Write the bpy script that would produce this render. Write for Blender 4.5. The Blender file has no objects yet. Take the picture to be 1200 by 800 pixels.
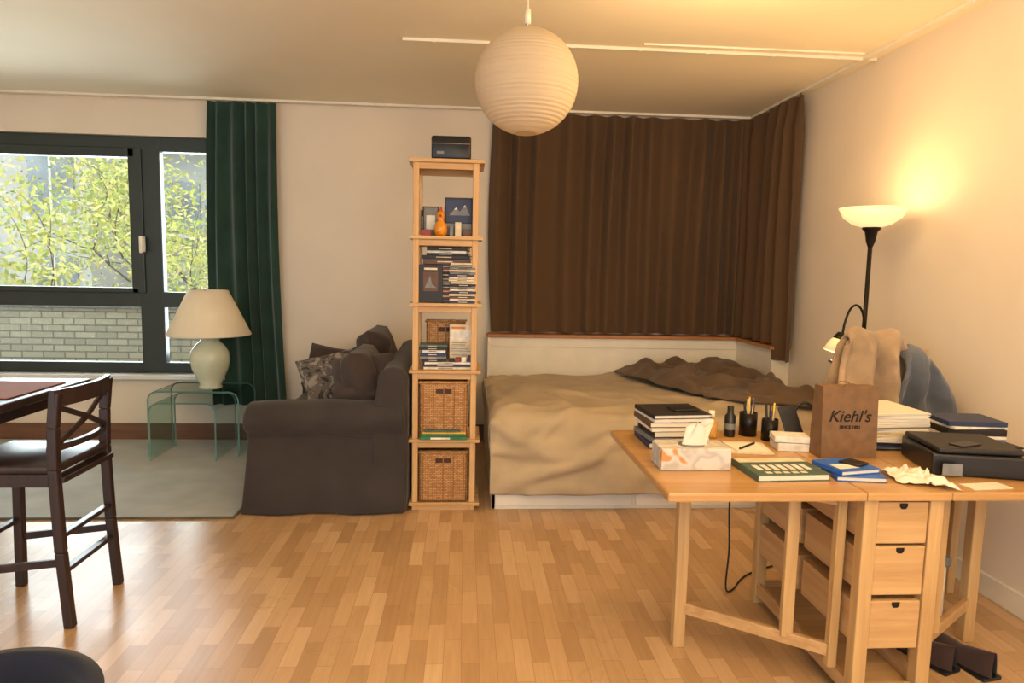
import bpy, bmesh, math, random
from mathutils import Vector, Matrix, noise
random.seed(7)
sc=bpy.context.scene
PI=math.pi
# ------------------------------------------------------------ materials
def lin(c):
    return tuple(((x/255.)/12.92 if x/255.<=.04045 else ((x/255.+.055)/1.055)**2.4) for x in c)+(1.,)
MC={}
def base(name):
    m=bpy.data.materials.new(name);m.use_nodes=True
    nt=m.node_tree;b=nt.nodes['Principled BSDF'];return m,nt,b
def N(nt,t,**k):
    n=nt.nodes.new(t)
    for a,v in k.items():
        if a in n.inputs: n.inputs[a].default_value=v
        else: setattr(n,a,v)
    return n
def coords(nt,scale=(1,1,1),rot=(0,0,0)):
    tc=N(nt,'ShaderNodeTexCoord');mp=N(nt,'ShaderNodeMapping')
    mp.inputs['Scale'].default_value=scale;mp.inputs['Rotation'].default_value=rot
    nt.links.new(tc.outputs['Object'],mp.inputs['Vector']);return mp.outputs['Vector']
def ramp(nt,fac,stops):
    r=N(nt,'ShaderNodeValToRGB');cr=r.color_ramp
    while len(cr.elements)<len(stops): cr.elements.new(.5)
    for e,(p,c) in zip(cr.elements,stops): e.position=p;e.color=c
    nt.links.new(fac,r.inputs['Fac']);return r.outputs['Color']
def bump(nt,b,h,strength,dist=.01):
    bp=N(nt,'ShaderNodeBump');bp.inputs['Strength'].default_value=strength;bp.inputs['Distance'].default_value=dist
    nt.links.new(h,bp.inputs['Height']);nt.links.new(bp.outputs['Normal'],b.inputs['Normal'])
def mix(c,k): return tuple(max(0,min(255,x*k)) for x in c)
def plain(name,c,rough=.5,metal=0,var=.06,scale=6,bs=0,**k):
    if name in MC: return MC[name]
    m,nt,b=base(name)
    n=N(nt,'ShaderNodeTexNoise');n.inputs['Scale'].default_value=scale;n.inputs['Detail'].default_value=5
    nt.links.new(coords(nt),n.inputs['Vector'])
    nt.links.new(ramp(nt,n.outputs['Fac'],[(.3,lin(mix(c,1-var))),(.7,lin(mix(c,1+var)))]),b.inputs['Base Color'])
    b.inputs['Roughness'].default_value=rough;b.inputs['Metallic'].default_value=metal
    if bs: bump(nt,b,n.outputs['Fac'],bs)
    MC[name]=m;return m
def fabric(name,c,var=.12,weave=500,wr=.25,sheen=.2,c2=None,scale=5):
    if name in MC: return MC[name]
    m,nt,b=base(name)
    n=N(nt,'ShaderNodeTexNoise');n.inputs['Scale'].default_value=scale;n.inputs['Detail'].default_value=6
    nt.links.new(coords(nt),n.inputs['Vector'])
    nt.links.new(ramp(nt,n.outputs['Fac'],[(.3,lin(mix(c,1-var))),(.7,lin(c2 or mix(c,1+var)))]),b.inputs['Base Color'])
    b.inputs['Roughness'].default_value=.92
    b.inputs['Sheen Weight'].default_value=sheen
    n2=N(nt,'ShaderNodeTexNoise');n2.inputs['Scale'].default_value=weave;n2.inputs['Detail'].default_value=2
    nt.links.new(coords(nt),n2.inputs['Vector'])
    bump(nt,b,n2.outputs['Fac'],wr,.002)
    MC[name]=m;return m
def wood(name,c1,c2,axis=0,rough=.45,dens=18,knots=False):
    if name in MC: return MC[name]
    m,nt,b=base(name)
    s=[dens,dens,dens];s[axis]=dens*.06
    n=N(nt,'ShaderNodeTexNoise');n.inputs['Scale'].default_value=1.6;n.inputs['Detail'].default_value=7;n.inputs['Roughness'].default_value=.6;n.inputs['Distortion'].default_value=.6
    nt.links.new(coords(nt,s),n.inputs['Vector'])
    col=ramp(nt,n.outputs['Fac'],[(.28,lin(c1)),(.7,lin(c2))])
    if knots:
        v=N(nt,'ShaderNodeTexVoronoi');v.inputs['Scale'].default_value=4.3
        sc_=[1,1,1];sc_[axis]=.6
        nt.links.new(coords(nt,sc_),v.inputs['Vector'])
        k=ramp(nt,v.outputs['Distance'],[(.05,(1,1,1,1)),(.12,(0,0,0,1))])
        mx=N(nt,'ShaderNodeMix');mx.data_type='RGBA'
        nt.links.new(k,mx.inputs[0]);nt.links.new(col,mx.inputs[6]);mx.inputs[7].default_value=lin(mix(c1,.62))
        col=mx.outputs[2]
    nt.links.new(col,b.inputs['Base Color'])
    b.inputs['Roughness'].default_value=rough
    bump(nt,b,n.outputs['Fac'],.12,.003)
    MC[name]=m;return m
def emis(name,c,s):
    m,nt,b=base(name)
    b.inputs['Base Color'].default_value=lin(c);b.inputs['Emission Color'].default_value=lin(c);b.inputs['Emission Strength'].default_value=s
    b.inputs['Roughness'].default_value=.4;return m
def glass(name,c=(225,240,235),rough=0.0):
    m,nt,b=base(name);nt.nodes.remove(b)
    out=[n for n in nt.nodes if n.type=='OUTPUT_MATERIAL'][0]
    t=N(nt,'ShaderNodeBsdfTransparent');t.inputs['Color'].default_value=lin(c)
    g=N(nt,'ShaderNodeBsdfGlossy');g.inputs['Roughness'].default_value=rough+.02
    f=N(nt,'ShaderNodeFresnel');f.inputs['IOR'].default_value=1.45
    mx=N(nt,'ShaderNodeMixShader')
    nt.links.new(f.outputs[0],mx.inputs[0]);nt.links.new(t.outputs[0],mx.inputs[1]);nt.links.new(g.outputs[0],mx.inputs[2])
    nt.links.new(mx.outputs[0],out.inputs['Surface']);return m
# ------------------------------------------------------------ builder
class B:
    def __init__(s,name): s.name=name;s.bm=bmesh.new();s.mats=[]
    def add(s,b2,mat,smooth=True,recalc=True):
        if mat not in s.mats: s.mats.append(mat)
        i=s.mats.index(mat)
        if recalc: bmesh.ops.recalc_face_normals(b2,faces=b2.faces)
        for f in b2.faces: f.material_index=i;f.smooth=smooth
        me=bpy.data.meshes.new('t');b2.to_mesh(me);b2.free();s.bm.from_mesh(me);bpy.data.meshes.remove(me)
    def box(s,x0,x1,y0,y1,z0,z1,mat,bev=.003,rot=0,piv=None,seg=2,M=None):
        b=bmesh.new();bmesh.ops.create_cube(b,size=1)
        c=Vector(((x0+x1)/2,(y0+y1)/2,(z0+z1)/2))
        for v in b.verts: v.co=Vector((v.co.x*(x1-x0),v.co.y*(y1-y0),v.co.z*(z1-z0)))
        if bev: bmesh.ops.bevel(b,geom=list(b.edges),offset=min(bev,.45*min(x1-x0,y1-y0,z1-z0)),segments=seg,profile=.5,affect='EDGES')
        for v in b.verts: v.co+=c
        if rot:
            p=Vector(piv) if piv else c
            R=Matrix.Translation(p)@Matrix.Rotation(math.radians(rot),4,'Z')@Matrix.Translation(-p)
            for v in b.verts: v.co=R@v.co
        if M is not None:
            for v in b.verts: v.co=M@v.co
        s.add(b,mat,bev>0.008)
    def tube(s,pts,r,mat,n=10,cap=True):
        pts=[Vector(p) for p in pts]
        rs=r if isinstance(r,(list,tuple)) else [r]*len(pts)
        b=bmesh.new();rings=[]
        up=None
        for i,p in enumerate(pts):
            t=(pts[min(i+1,len(pts)-1)]-pts[max(i-1,0)]).normalized()
            if up is None:
                a=Vector((0,0,1)) if abs(t.z)<.9 else Vector((1,0,0))
                up=t.cross(a).normalized()
            up=(up-t*up.dot(t)).normalized();w=t.cross(up)
            rings.append([b.verts.new(p+(up*math.cos(2*PI*k/n)+w*math.sin(2*PI*k/n))*rs[i]) for k in range(n)])
        for i in range(len(rings)-1):
            for k in range(n): b.faces.new([rings[i][k],rings[i][(k+1)%n],rings[i+1][(k+1)%n],rings[i+1][k]])
        if cap: b.faces.new(rings[0]);b.faces.new(rings[-1])
        s.add(b,mat)
    def bar(s,p0,p1,w,d,mat,bev=.003):
        p0=Vector(p0);p1=Vector(p1);t=(p1-p0);L=t.length;t.normalize()
        a=Vector((0,0,1)) if abs(t.z)<.9 else Vector((0,1,0))
        x=a.cross(t).normalized();y=t.cross(x)
        R=Matrix((x,y,t)).transposed().to_4x4();R.translation=(p0+p1)/2
        s.box(-w/2,w/2,-d/2,d/2,-L/2,L/2,mat,bev,M=R)
    def lathe(s,cx,cy,prof,mat,n=40,M=None):
        b=bmesh.new();rings=[]
        for r,z in prof:
            if r<1e-5: rings.append([b.verts.new((cx,cy,z))])
            else: rings.append([b.verts.new((cx+r*math.cos(2*PI*k/n),cy+r*math.sin(2*PI*k/n),z)) for k in range(n)])
        for i in range(len(rings)-1):
            A,C=rings[i],rings[i+1]
            for k in range(n):
                q=[A[k%len(A)],A[(k+1)%len(A)],C[(k+1)%len(C)],C[k%len(C)]]
                u=[]
                for v in q:
                    if v not in u: u.append(v)
                if len(u)>2: b.faces.new(u)
        if M is not None:
            for v in b.verts: v.co=M@v.co
        s.add(b,mat)
    def sheet(s,fn,nu,nv,mat,thick=0):
        b=bmesh.new()
        g=[[b.verts.new(fn(i/nu,j/nv)) for j in range(nv+1)] for i in range(nu+1)]
        for i in range(nu):
            for j in range(nv): b.faces.new([g[i][j],g[i+1][j],g[i+1][j+1],g[i][j+1]])
        if thick:
            b.normal_update()
            h=[[b.verts.new(g[i][j].co-g[i][j].normal*thick) for j in range(nv+1)] for i in range(nu+1)]
            for i in range(nu):
                for j in range(nv): b.faces.new([h[i][j+1],h[i+1][j+1],h[i+1][j],h[i][j]])
            for i in range(nu):
                b.faces.new([g[i+1][0],g[i][0],h[i][0],h[i+1][0]]);b.faces.new([g[i][nv],g[i+1][nv],h[i+1][nv],h[i][nv]])
            for j in range(nv):
                b.faces.new([g[0][j],g[0][j+1],h[0][j+1],h[0][j]]);b.faces.new([g[nu][j+1],g[nu][j],h[nu][j],h[nu][j+1]])
        s.add(b,mat)
    def prism(s,poly,ax,a0,a1,mat,bev=0,nseg=1,fn=None,smooth=False):
        b=bmesh.new();rings=[]
        def mk(a,p):
            q=[p[0],p[1]];q.insert(ax,a);q=Vector(q)
            return fn(q) if fn else q
        for i in range(nseg+1):
            a=a0+(a1-a0)*i/nseg
            rings.append([b.verts.new(mk(a,p)) for p in poly])
        n=len(poly)
        for i in range(nseg):
            for k in range(n): b.faces.new([rings[i][k],rings[i][(k+1)%n],rings[i+1][(k+1)%n],rings[i+1][k]])
        b.faces.new(rings[0]);b.faces.new(rings[-1])
        if bev:
            bmesh.ops.recalc_face_normals(b,faces=b.faces)
            es=[e for e in b.edges if len(e.link_faces)==2 and e.calc_face_angle(0)>.6]
            bmesh.ops.bevel(b,geom=es,offset=bev,segments=3,profile=.5,affect='EDGES')
        s.add(b,mat,smooth or bev>0)
    def pillow(s,c,w,h,t,mat,rot=(0,0,0),n=18,wr=.012,pw=.5):
        R=Matrix.Translation(Vector(c))@(Matrix.Rotation(rot[2],4,'Z')@Matrix.Rotation(rot[1],4,'Y')@Matrix.Rotation(rot[0],4,'X'))
        sd=Vector((random.random()*9,random.random()*9,0))
        for sg in (1,-1):
            def fn(u,v):
                a=u*2-1;b_=v*2-1
                k=max((1-a**4)*(1-b_**4),0)**pw
                pin=1-.06*((1-abs(a))*b_*b_)
                pin2=1-.06*((1-abs(b_))*a*a)
                z=sg*t/2*k+wr*k*noise.noise(Vector((a*2.2,b_*2.2,sg*3))+sd)
                return R@Vector((a*w/2*pin2,b_*h/2*pin,z))
            s.sheet(fn,n,n,mat)
    def finish(s,weld=True):
        if weld: bmesh.ops.remove_doubles(s.bm,verts=s.bm.verts,dist=.00005)
        me=bpy.data.meshes.new(s.name);s.bm.to_mesh(me);s.bm.free()
        for m in s.mats: me.materials.append(m)
        o=bpy.data.objects.new(s.name,me);sc.collection.objects.link(o)
        return o
def fbm(p,o=4):
    v=0;a=1
    for i in range(o): v+=a*noise.noise(p);p=p*2.03+Vector((3.1,1.7,.3));a*=.5
    return v
def smooth(P,n=6):
    P=[Vector(p) for p in P];Q=[]
    for i in range(len(P)-1):
        p0=P[max(i-1,0)];p1=P[i];p2=P[i+1];p3=P[min(i+2,len(P)-1)]
        for k in range(n):
            t=k/n;Q.append(.5*((2*p1)+(-p0+p2)*t+(2*p0-5*p1+4*p2-p3)*t*t+(-p0+3*p1-3*p2+p3)*t**3))
    Q.append(P[-1]);return Q
# ------------------------------------------------------------ palette
WALLM=plain('wall_paint',(232,220,202),.85,var=.010,scale=3)
CEILM=plain('ceiling_paint',(242,232,206),.9,var=.008,scale=2)
WHITE=plain('white_lacquer',(236,230,214),.45,var=.02)
DARKF=plain('window_frame_green',(44,56,56),.4,var=.05)
BLACK=plain('black_plastic',(22,22,24),.35,var=.1)
BLACKM=plain('black_metal',(30,26,24),.35,metal=.6,var=.05)
PAPER=plain('paper',(226,218,200),.8,var=.02)
PINE=wood('pine_vertical',(192,148,96),(218,180,126),2,knots=True)
PINEX=wood('pine_cross',(186,142,90),(216,178,124),0,knots=True)
PINEY=wood('pine_depth',(180,134,84),(210,170,116),1,knots=True)
OAK=wood('table_birch',(168,126,76),(194,152,98),0,rough=.28,dens=14)
BIRCH=wood('birch_vertical',(172,136,88),(202,168,118),2,rough=.4)
BIRCHX=wood('birch_horizontal',(172,134,88),(202,166,116),0,rough=.4,knots=True)
BY=wood('birch_depth',(172,132,88),(204,168,120),1,rough=.4,knots=True)
ESP=wood('espresso_wood',(34,25,27),(58,42,42),2,rough=.35)
# ------------------------------------------------------------ floor
def floor_mat():
    m,nt,b=base('parquet')
    v=coords(nt,(1,1,1),(0,0,PI/2))
    br=N(nt,'ShaderNodeTexBrick');br.offset=.43;br.offset_frequency=2;br.squash=1
    br.inputs['Scale'].default_value=1;br.inputs['Brick Width'].default_value=.27;br.inputs['Row Height'].default_value=.064
    br.inputs['Mortar Size'].default_value=.0009;br.inputs['Mortar Smooth'].default_value=.3;br.inputs['Bias'].default_value=0
    br.inputs['Color1'].default_value=(0,0,0,1);br.inputs['Color2'].default_value=(1,1,1,1);br.inputs['Mortar'].default_value=(0,0,0,1)
    nt.links.new(v,br.inputs['Vector'])
    stave=ramp(nt,br.outputs['Color'],[(0,lin((182,146,104))),(.45,lin((197,160,117))),(.8,lin((206,170,127))),(1,lin((216,182,140)))])
    n=N(nt,'ShaderNodeTexNoise');n.inputs['Scale'].default_value=1.2;n.inputs['Detail'].default_value=8;n.inputs['Roughness'].default_value=.65
    nt.links.new(coords(nt,(45,3,10)),n.inputs['Vector'])
    gr=ramp(nt,n.outputs['Fac'],[(.3,(.84,.81,.78,1)),(.65,(1,1,1,1))])
    mx=N(nt,'ShaderNodeMix');mx.data_type='RGBA';mx.blend_type='MULTIPLY';mx.inputs[0].default_value=.8
    nt.links.new(stave,mx.inputs[6]);nt.links.new(gr,mx.inputs[7])
    mo=N(nt,'ShaderNodeMix');mo.data_type='RGBA'
    nt.links.new(br.outputs['Fac'],mo.inputs[0]);nt.links.new(mx.outputs[2],mo.inputs[6]);mo.inputs[7].default_value=lin((154,120,86))
    nt.links.new(mo.outputs[2],b.inputs['Base Color'])
    n2=N(nt,'ShaderNodeTexNoise');n2.inputs['Scale'].default_value=3
    nt.links.new(coords(nt),n2.inputs['Vector'])
    rr=N(nt,'ShaderNodeMapRange');rr.inputs['To Min'].default_value=.22;rr.inputs['To Max'].default_value=.38
    nt.links.new(n2.outputs['Fac'],rr.inputs['Value']);nt.links.new(rr.outputs[0],b.inputs['Roughness'])
    bump(nt,b,n.outputs['Fac'],.05,.002);return m
XL,XR,YB,YF,H=-4.6,2.33,5.45,-1.6,2.64
o=B('floor');o.box(XL-.1,XR+.1,YF,YB+.1,-.1,0,floor_mat(),0);o.finish()
o=B('ceiling');o.box(XL-.1,XR+.1,YF,YB+.1,H,H+.1,CEILM,0);o.finish()
o=B('wall_right');o.box(XR,XR+.1,YF,YB+.1,0,H,WALLM,0);o.finish()
o=B('wall_left');o.box(XL-.1,XL,YF,YB+.1,0,H,WALLM,0);o.finish()
WX0,WX1,WZ0,WZ1=-3.85,-1.93,.53,2.36
o=B('wall_back')
o.box(XL,WX0,YB,YB+.25,0,H,WALLM,0);o.box(WX1,XR,YB,YB+.25,0,H,WALLM,0)
o.box(WX0,WX1,YB,YB+.25,0,WZ0,WALLM,0);o.box(WX0,WX1,YB,YB+.25,WZ1,H,WALLM,0);o.finish()
o=B('window_1');y0,y1=YB+.04,YB+.11
def fr(x0,x1,z0,z1,a=y0,b=y1,m=DARKF): o.box(x0,x1,a,b,z0,z1,m,.006)
fr(WX0,WX1,WZ0,WZ0+.08);fr(WX0,WX1,WZ1-.11,WZ1);fr(WX0,WX0+.08,WZ0,WZ1);fr(WX1-.06,WX1,WZ0,WZ1)
fr(-2.55,-2.37,WZ0,WZ1,y0-.002,y1+.002);fr(WX0,WX1,1.05,1.17,y0-.001,y1+.001)
fr(-3.79,-2.55,1.16,1.20,y0-.02,y1);fr(-3.79,-2.55,2.20,2.27,y0-.02,y1)
fr(-2.60,-2.50,1.16,2.27,y0-.02,y1)
fr(-2.505,-2.485,1.48,1.60,y0-.045,y0-.02,WHITE);fr(-2.505,-2.485,1.57,1.60,y0-.08,y0-.04,WHITE);fr(-2.507,-2.483,1.47,1.60,y0-.09,y0-.075,WHITE)
G=glass('window_glass',(248,251,250))
o.box(WX0+.05,WX1-.04,y0+.03,y0+.036,WZ0+.05,WZ1-.05,G,0);o.finish()
o=B('trim_1');o.box(WX0-.1,WX1+.06,YB-.10,YB+.04,.495,.53,plain('sill_white',(226,228,224),.4,var=.02),.006);o.finish()
BASE=wood('baseboard_wood',(104,72,54),(132,94,70),0)
o=B('baseboard_back');o.box(XL,.16,YB-.016,YB,0,.13,BASE,.003);o.finish()
o=B('baseboard_right');o.box(XR-.016,XR,YF,3.7,0,.10,WHITE,.003);o.finish()
o=B('trim_2');o.box(XL,XR,YB-.10,YB-.07,H-.018,H,WHITE,.002);o.box(XR-.10,XR-.07,YF,YB-.1,H-.018,H,WHITE,.002);o.finish()
o=B('ceiling_curtain_track');o.box(-.36,2.32,3.835,3.862,H-.016,H,WHITE,.002)
o.box(.95,2.2,3.76,3.77,H-.010,H,WHITE,.002)
for k in range(7): o.box(-.2+k*.38,-.18+k*.38,3.83,3.867,H-.02,H-.002,WHITE,.002)
o.finish()
# ------------------------------------------------------------ curtains
def curtain(name,path,z0,z1,mat,nf,amp,seed,flare=None,z0fn=None):
    P=[Vector((a,b,0)) for a,b in path];L=[0]
    for i in range(1,len(P)): L.append(L[-1]+(P[i]-P[i-1]).length)
    def at(s):
        s*=L[-1]
        for i in range(1,len(P)):
            if s<=L[i]+1e-6:
                t=(s-L[i-1])/(L[i]-L[i-1]);d=(P[i]-P[i-1]).normalized()
                return P[i-1].lerp(P[i],t),Vector((d.y,-d.x,0))
        return P[-1],Vector((0,-1,0))
    def fn(u,v):
        vv=1-v
        uw=u+.010*noise.noise(Vector((u*nf*.35,seed,vv*.5)))
        p,n=at(min(max(uw,0),1))
        ph=2*PI*nf*u+3.4*noise.noise(Vector((u*nf*.45,seed+2,0)))+1.1*noise.noise(Vector((u*nf*.4,vv*1.0,seed)))
        a=amp*(.85+.6*noise.noise(Vector((u*nf*.6,seed+5,vv*.9))))*(.55+.45*min(1,v/.12))
        d=math.sin(ph+.35*math.sin(ph))
        zb=z0fn(u) if z0fn else z0
        q=p+n*(a*d); q.z=zb+(z1-zb)*vv
        if flare: q.x+=flare(u,vv)
        return q
    o=B(name);o.sheet(fn,int(nf*22),44,mat);return o.finish()
GREEN=fabric('green_velvet',(27,60,50),.15,600,.15,.35)
BROWN=fabric('brown_curtain_cloth',(90,66,42),.03,700,.1,.1,scale=1)
curtain('window_curtain',[(-1.95,5.37),(-1.45,5.37)],.30,2.615,GREEN,5.5,.034,3.3,flare=lambda u,v:.06*(1-v)*(u-.2)-.02*math.sin(v*PI))
curtain('blackout_curtain',[(.19,5.375),(2.10,5.375),(2.19,5.345),(2.23,5.26),(2.24,4.48)],.89,2.61,BROWN,16,.052,1.7,
        z0fn=lambda u: .905 if u<.925 else .905-.11*min(1,(u-.925)/.015),flare=lambda u,v:(-.03*math.exp(-u*60)*math.sin(v*PI)))
# ------------------------------------------------------------ paper lantern
def paper():
    m,nt,b=base('rice_paper')
    b.inputs['Base Color'].default_value=lin((216,202,178));b.inputs['Roughness'].default_value=.9
    out=[n for n in nt.nodes if n.type=='OUTPUT_MATERIAL'][0]
    t=N(nt,'ShaderNodeBsdfTranslucent');t.inputs['Color'].default_value=lin((226,208,180))
    w=N(nt,'ShaderNodeTexWave');w.wave_type='BANDS';w.bands_direction='Z';w.inputs['Scale'].default_value=22;w.inputs['Distortion'].default_value=.6
    nt.links.new(coords(nt),w.inputs['Vector']);bump(nt,b,w.outputs['Fac'],.3,.004)
    mx=N(nt,'ShaderNodeMixShader');mx.inputs[0].default_value=.35
    nt.links.new(b.outputs[0],mx.inputs[1]);nt.links.new(t.outputs[0],mx.inputs[2]);nt.links.new(mx.outputs[0],out.inputs['Surface']);return m
o=B('paper_lantern');RP=.222;cx,cy,cz=.25,3.0,2.205
prof=[]
for i in range(141):
    a=-PI/2+PI*i/140
    if abs(a)>PI/2-.22: continue
    r=RP*(1+.006*math.sin(a*70)); prof.append((r*math.cos(a),cz+RP*math.sin(a)))
o.lathe(cx,cy,prof,paper(),56)
o.tube([(cx,cy,H-.02),(cx,cy,cz+.12)],.003,WHITE,8);o.lathe(cx,cy,[(0,H-.045),(.012,H-.045),(.045,H-.012),(.045,H-.001),(0,H-.001)],WHITE,24)
o.lathe(cx,cy,[(0,cz+.30),(.012,cz+.30),(.014,cz+.24),(.0,cz+.24)],WHITE,16)
o.finish()
# ------------------------------------------------------------ bookcase
o=B('bookcase');bx0,bx1,by0,by1=-.31,.085,3.80,4.14
for sx in (bx0+.012,bx1-.052):
    for sy in (by0+.02,by1-.045): o.box(sx,sx+.034,sy,sy+.034,0,2.0,PINE,.004)
SH=[2.0,1.58,1.205,.825,.425,.05]
for i,z in enumerate(SH):
    for k in range(5):
        w=(by1-by0)/5
        o.box(bx0-(.006 if i else .012),bx1+(.006 if i else .012),by0+k*w+.002,by0+(k+1)*w-.004,z-.02,z,PINEX,.003)
    for sy in (by0+.024,by1-.04): o.box(bx0+.03,bx1-.04,sy,sy+.018,z-.055,z-.02,PINEX,.003)
    for sx in (bx0+.015,bx1-.04): o.box(sx,sx+.02,by0+.04,by1-.05,z-.055,z-.02,PINEY,.003)
o.finish()
def wicker():
    m,nt,b=base('wicker')
    br=N(nt,'ShaderNodeTexBrick');br.inputs['Scale'].default_value=1;br.inputs['Brick Width'].default_value=.022;br.inputs['Row Height'].default_value=.009;br.inputs['Mortar Size'].default_value=.0010
    br.inputs['Color1'].default_value=lin((206,158,98));br.inputs['Color2'].default_value=lin((172,122,70));br.inputs['Mortar'].default_value=lin((96,60,30))
    nt.links.new(coords(nt,(1,1,1),(PI/2,0,0)),br.inputs['Vector'])
    nt.links.new(br.outputs['Color'],b.inputs['Base Color']);bump(nt,b,br.outputs['Fac'],-.6,.004);b.inputs['Roughness'].default_value=.6;return m
WK=wicker();WKD=plain('wicker_dark',(70,42,24),.7);WKM=plain('wicker_mid',(150,102,58),.7)
def basket(name,x0,x1,y0,y1,z0,z1):
    o=B(name);t=.012
    o.box(x0,x1,y0,y0+t,z0,z1,WK,.004);o.box(x0,x1,y1-t,y1,z0,z1,WK,.004);o.box(x0,x0+t,y0,y1,z0,z1,WK,.004);o.box(x1-t,x1,y0,y1,z0,z1,WK,.004);o.box(x0,x1,y0,y1,z0,z0+t,WK,.004)
    for k in range(26):
        a=k/25.;o.tube([(x0+(x1-x0)*a-.006,y0-.004,z1-.004),(x0+(x1-x0)*a+.008,y0+.006,z1+.008)],.005,WK,6)
    xm=(x0+x1)/2;o.box(xm-.045,xm+.045,y0-.002,y0+.004,z1-.062,z1-.034,WKD,.004)
    for k in range(5):
        x=x0+.02+(x1-x0-.04)*k/4;o.box(x-.003,x+.003,y0-.003,y0+.002,z0+.01,z1-.02,WKM,.001)
    o.finish()
basket('wicker_basket',bx0+.055,bx1-.065,3.815,4.09,.426,.75)
basket('wicker_basket',bx0+.055,bx1-.065,3.815,4.09,.052,.345)
basket('wicker_basket',bx0+.08,bx1-.085,3.985,4.09,.827,1.09)
def cm(n,c,r=.5): return plain('cover_'+n,c,r,var=.08,scale=30)
CV={'red':(138,50,40),'navy':(38,52,88),'blue':(44,98,184),'green':(44,118,70),'black':(28,26,28),'cream':(216,202,174),'orange':(214,122,42),'grey':(120,122,122),'teal':(74,96,84),'brown':(92,62,44),'white':(224,220,210),'yellow':(222,180,70)}
CM={k:cm(k,v) for k,v in CV.items()}
def book(o,x0,x1,y0,y1,z0,z1,c,rot=0,piv=None):
    t=.0025;m=CM[c]
    if z1-z0<.012:
        o.box(x0,x1,y0,y1,z0,z1,m,.001,rot,piv);return
    piv=piv or ((x0+x1)/2,(y0+y1)/2,z0)
    o.box(x0,x1,y0,y1,z0,z0+t,m,.0008,rot,piv);o.box(x0,x1,y0,y1,z1-t,z1,m,.0008,rot,piv)
    o.box(x0+.003,x1-.004,y0+.004,y1-.003,z0+t,z1-t,PAPER,.0005,rot,piv);o.box(x0,x0+.003,y0,y1,z0,z1,m,.0008,rot,piv)
def sbook(o,x0,x1,y0,y1,z0,z1,c,rot=0,piv=None):
    t=.0025;m=CM[c];piv=piv or ((x0+x1)/2,(y0+y1)/2,z0)
    o.box(x0,x1,y0,y1,z0,z0+t,m,.0008,rot,piv);o.box(x0,x1,y0,y1,z1-t,z1,m,.0008,rot,piv)
    o.box(x0+.004,x1-.004,y0+.003,y1-.003,z0+t,z1-t,PAPER,.0005,rot,piv);o.box(x0,x1,y0,y0+.003,z0,z1,m,.0008,rot,piv)
    lc=CM['cream' if c not in('white','cream') else 'black']
    o.box(x0+(x1-x0)*.3,x0+(x1-x0)*.62,y0-.0006,y0+.001,z0+(z1-z0)*.4,z0+(z1-z0)*.6,lc,0,rot,piv)
def stack(o,x0,x1,y0,y1,z,items,jit=4,f=book):
    for th,c in items:
        r=random.uniform(-jit,jit);s=random.uniform(0,.02)
        f(o,x0+s,x1-s*.5,y0+s*.3,y1-s*.6,z,z+th,c,r,((x0+x1)/2,(y0+y1)/2,z));z+=th+.0006
    return z
def spine_row(o,x0,x1,y0,y1,z,hmax,cols,lo=.012,hi=.03):
    x=x0
    while x<x1-.012:
        w=random.uniform(lo,hi);h=hmax*random.uniform(.8,1);c=random.choice(cols);yy=y0+random.uniform(0,.02)
        o.box(x,x+w-.001,yy,y1,z,z+h,CM[c],.002);o.box(x+w*.25,x+w*.7,yy-.0006,yy+.001,z+h*.3,z+h*.75,CM['cream' if c!='cream' else 'grey'],0);x+=w
o=B('shelf_books')
spine_row(o,-.262,-.17,3.95,4.08,1.582,.18,['black','grey','brown','navy','cream'])
spine_row(o,-.13,.035,3.96,4.08,1.582,.17,['black','grey','brown','navy','cream','red'])
o.box(-.25,-.16,3.93,3.945,1.582,1.75,CM['black'],.002);o.box(-.243,-.167,3.926,3.931,1.59,1.743,CM['grey'],.001);o.box(-.23,-.18,3.925,3.93,1.62,1.70,CM['white'],.001)
o.box(-.125,.035,3.90,3.915,1.582,1.80,CM['black'],.002);o.box(-.117,.027,3.896,3.901,1.66,1.79,CM['navy'],.001);o.box(-.117,.027,3.895,3.901,1.59,1.655,CM['grey'],.001)
o.prism([(-.10,1.70),(-.06,1.745),(-.04,1.72),(-.01,1.76),(.02,1.70)],1,3.893,3.896,CM['grey'])
o.prism([(-.072,1.732),(-.06,1.745),(-.052,1.734)],1,3.891,3.893,CM['white']);o.prism([(-.022,1.745),(-.01,1.76),(-.002,1.745)],1,3.891,3.893,CM['white'])
o.box(-.02,.035,3.86,3.89,1.582,1.62,CM['brown'],.002);o.box(-.065,-.03,3.86,3.885,1.582,1.66,CM['cream'],.002)
o.box(-.095,-.075,3.86,3.885,1.582,1.64,CM['grey'],.002);o.box(-.255,-.20,3.84,3.87,1.582,1.615,CM['red'],.002)
C1=['navy','brown','red','black','grey','brown','black','red','navy','brown','black']
z=stack(o,-.255,.035,3.86,4.08,1.207,[(random.choice([.02,.025,.03]),c) for c in C1],4,sbook)
z=stack(o,-.22,.02,3.87,4.06,z,[(.012,'black'),(.014,'white'),(.02,'black')],8,sbook)
o.box(-.265,-.13,3.83,3.855,1.207,1.42,CM['black'],.002);o.box(-.24,-.155,3.827,3.831,1.27,1.38,CM['brown'],.001);o.box(-.235,-.16,3.826,3.831,1.39,1.402,CM['cream'],.001)
o.prism([(-.23,1.29),(-.20,1.36),(-.19,1.31),(-.165,1.29)],1,3.824,3.829,CM['grey'])
z=1.207
for k in range(15):
    s=random.uniform(-.008,.006);c=random.choice(['white','cream','grey','black','brown','cream','navy'])
    o.box(-.09+s,.055+s,3.812,3.858,z,z+.011,CM[c],.001);o.box(-.04+s,.01+s,3.8113,3.813,z+.004,z+.007,CM['black' if c in('white','cream','grey') else 'white'],0);z+=.0135
z=stack(o,-.10,.06,3.82,3.86,z,[(.012,'brown'),(.01,'cream')])
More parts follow.
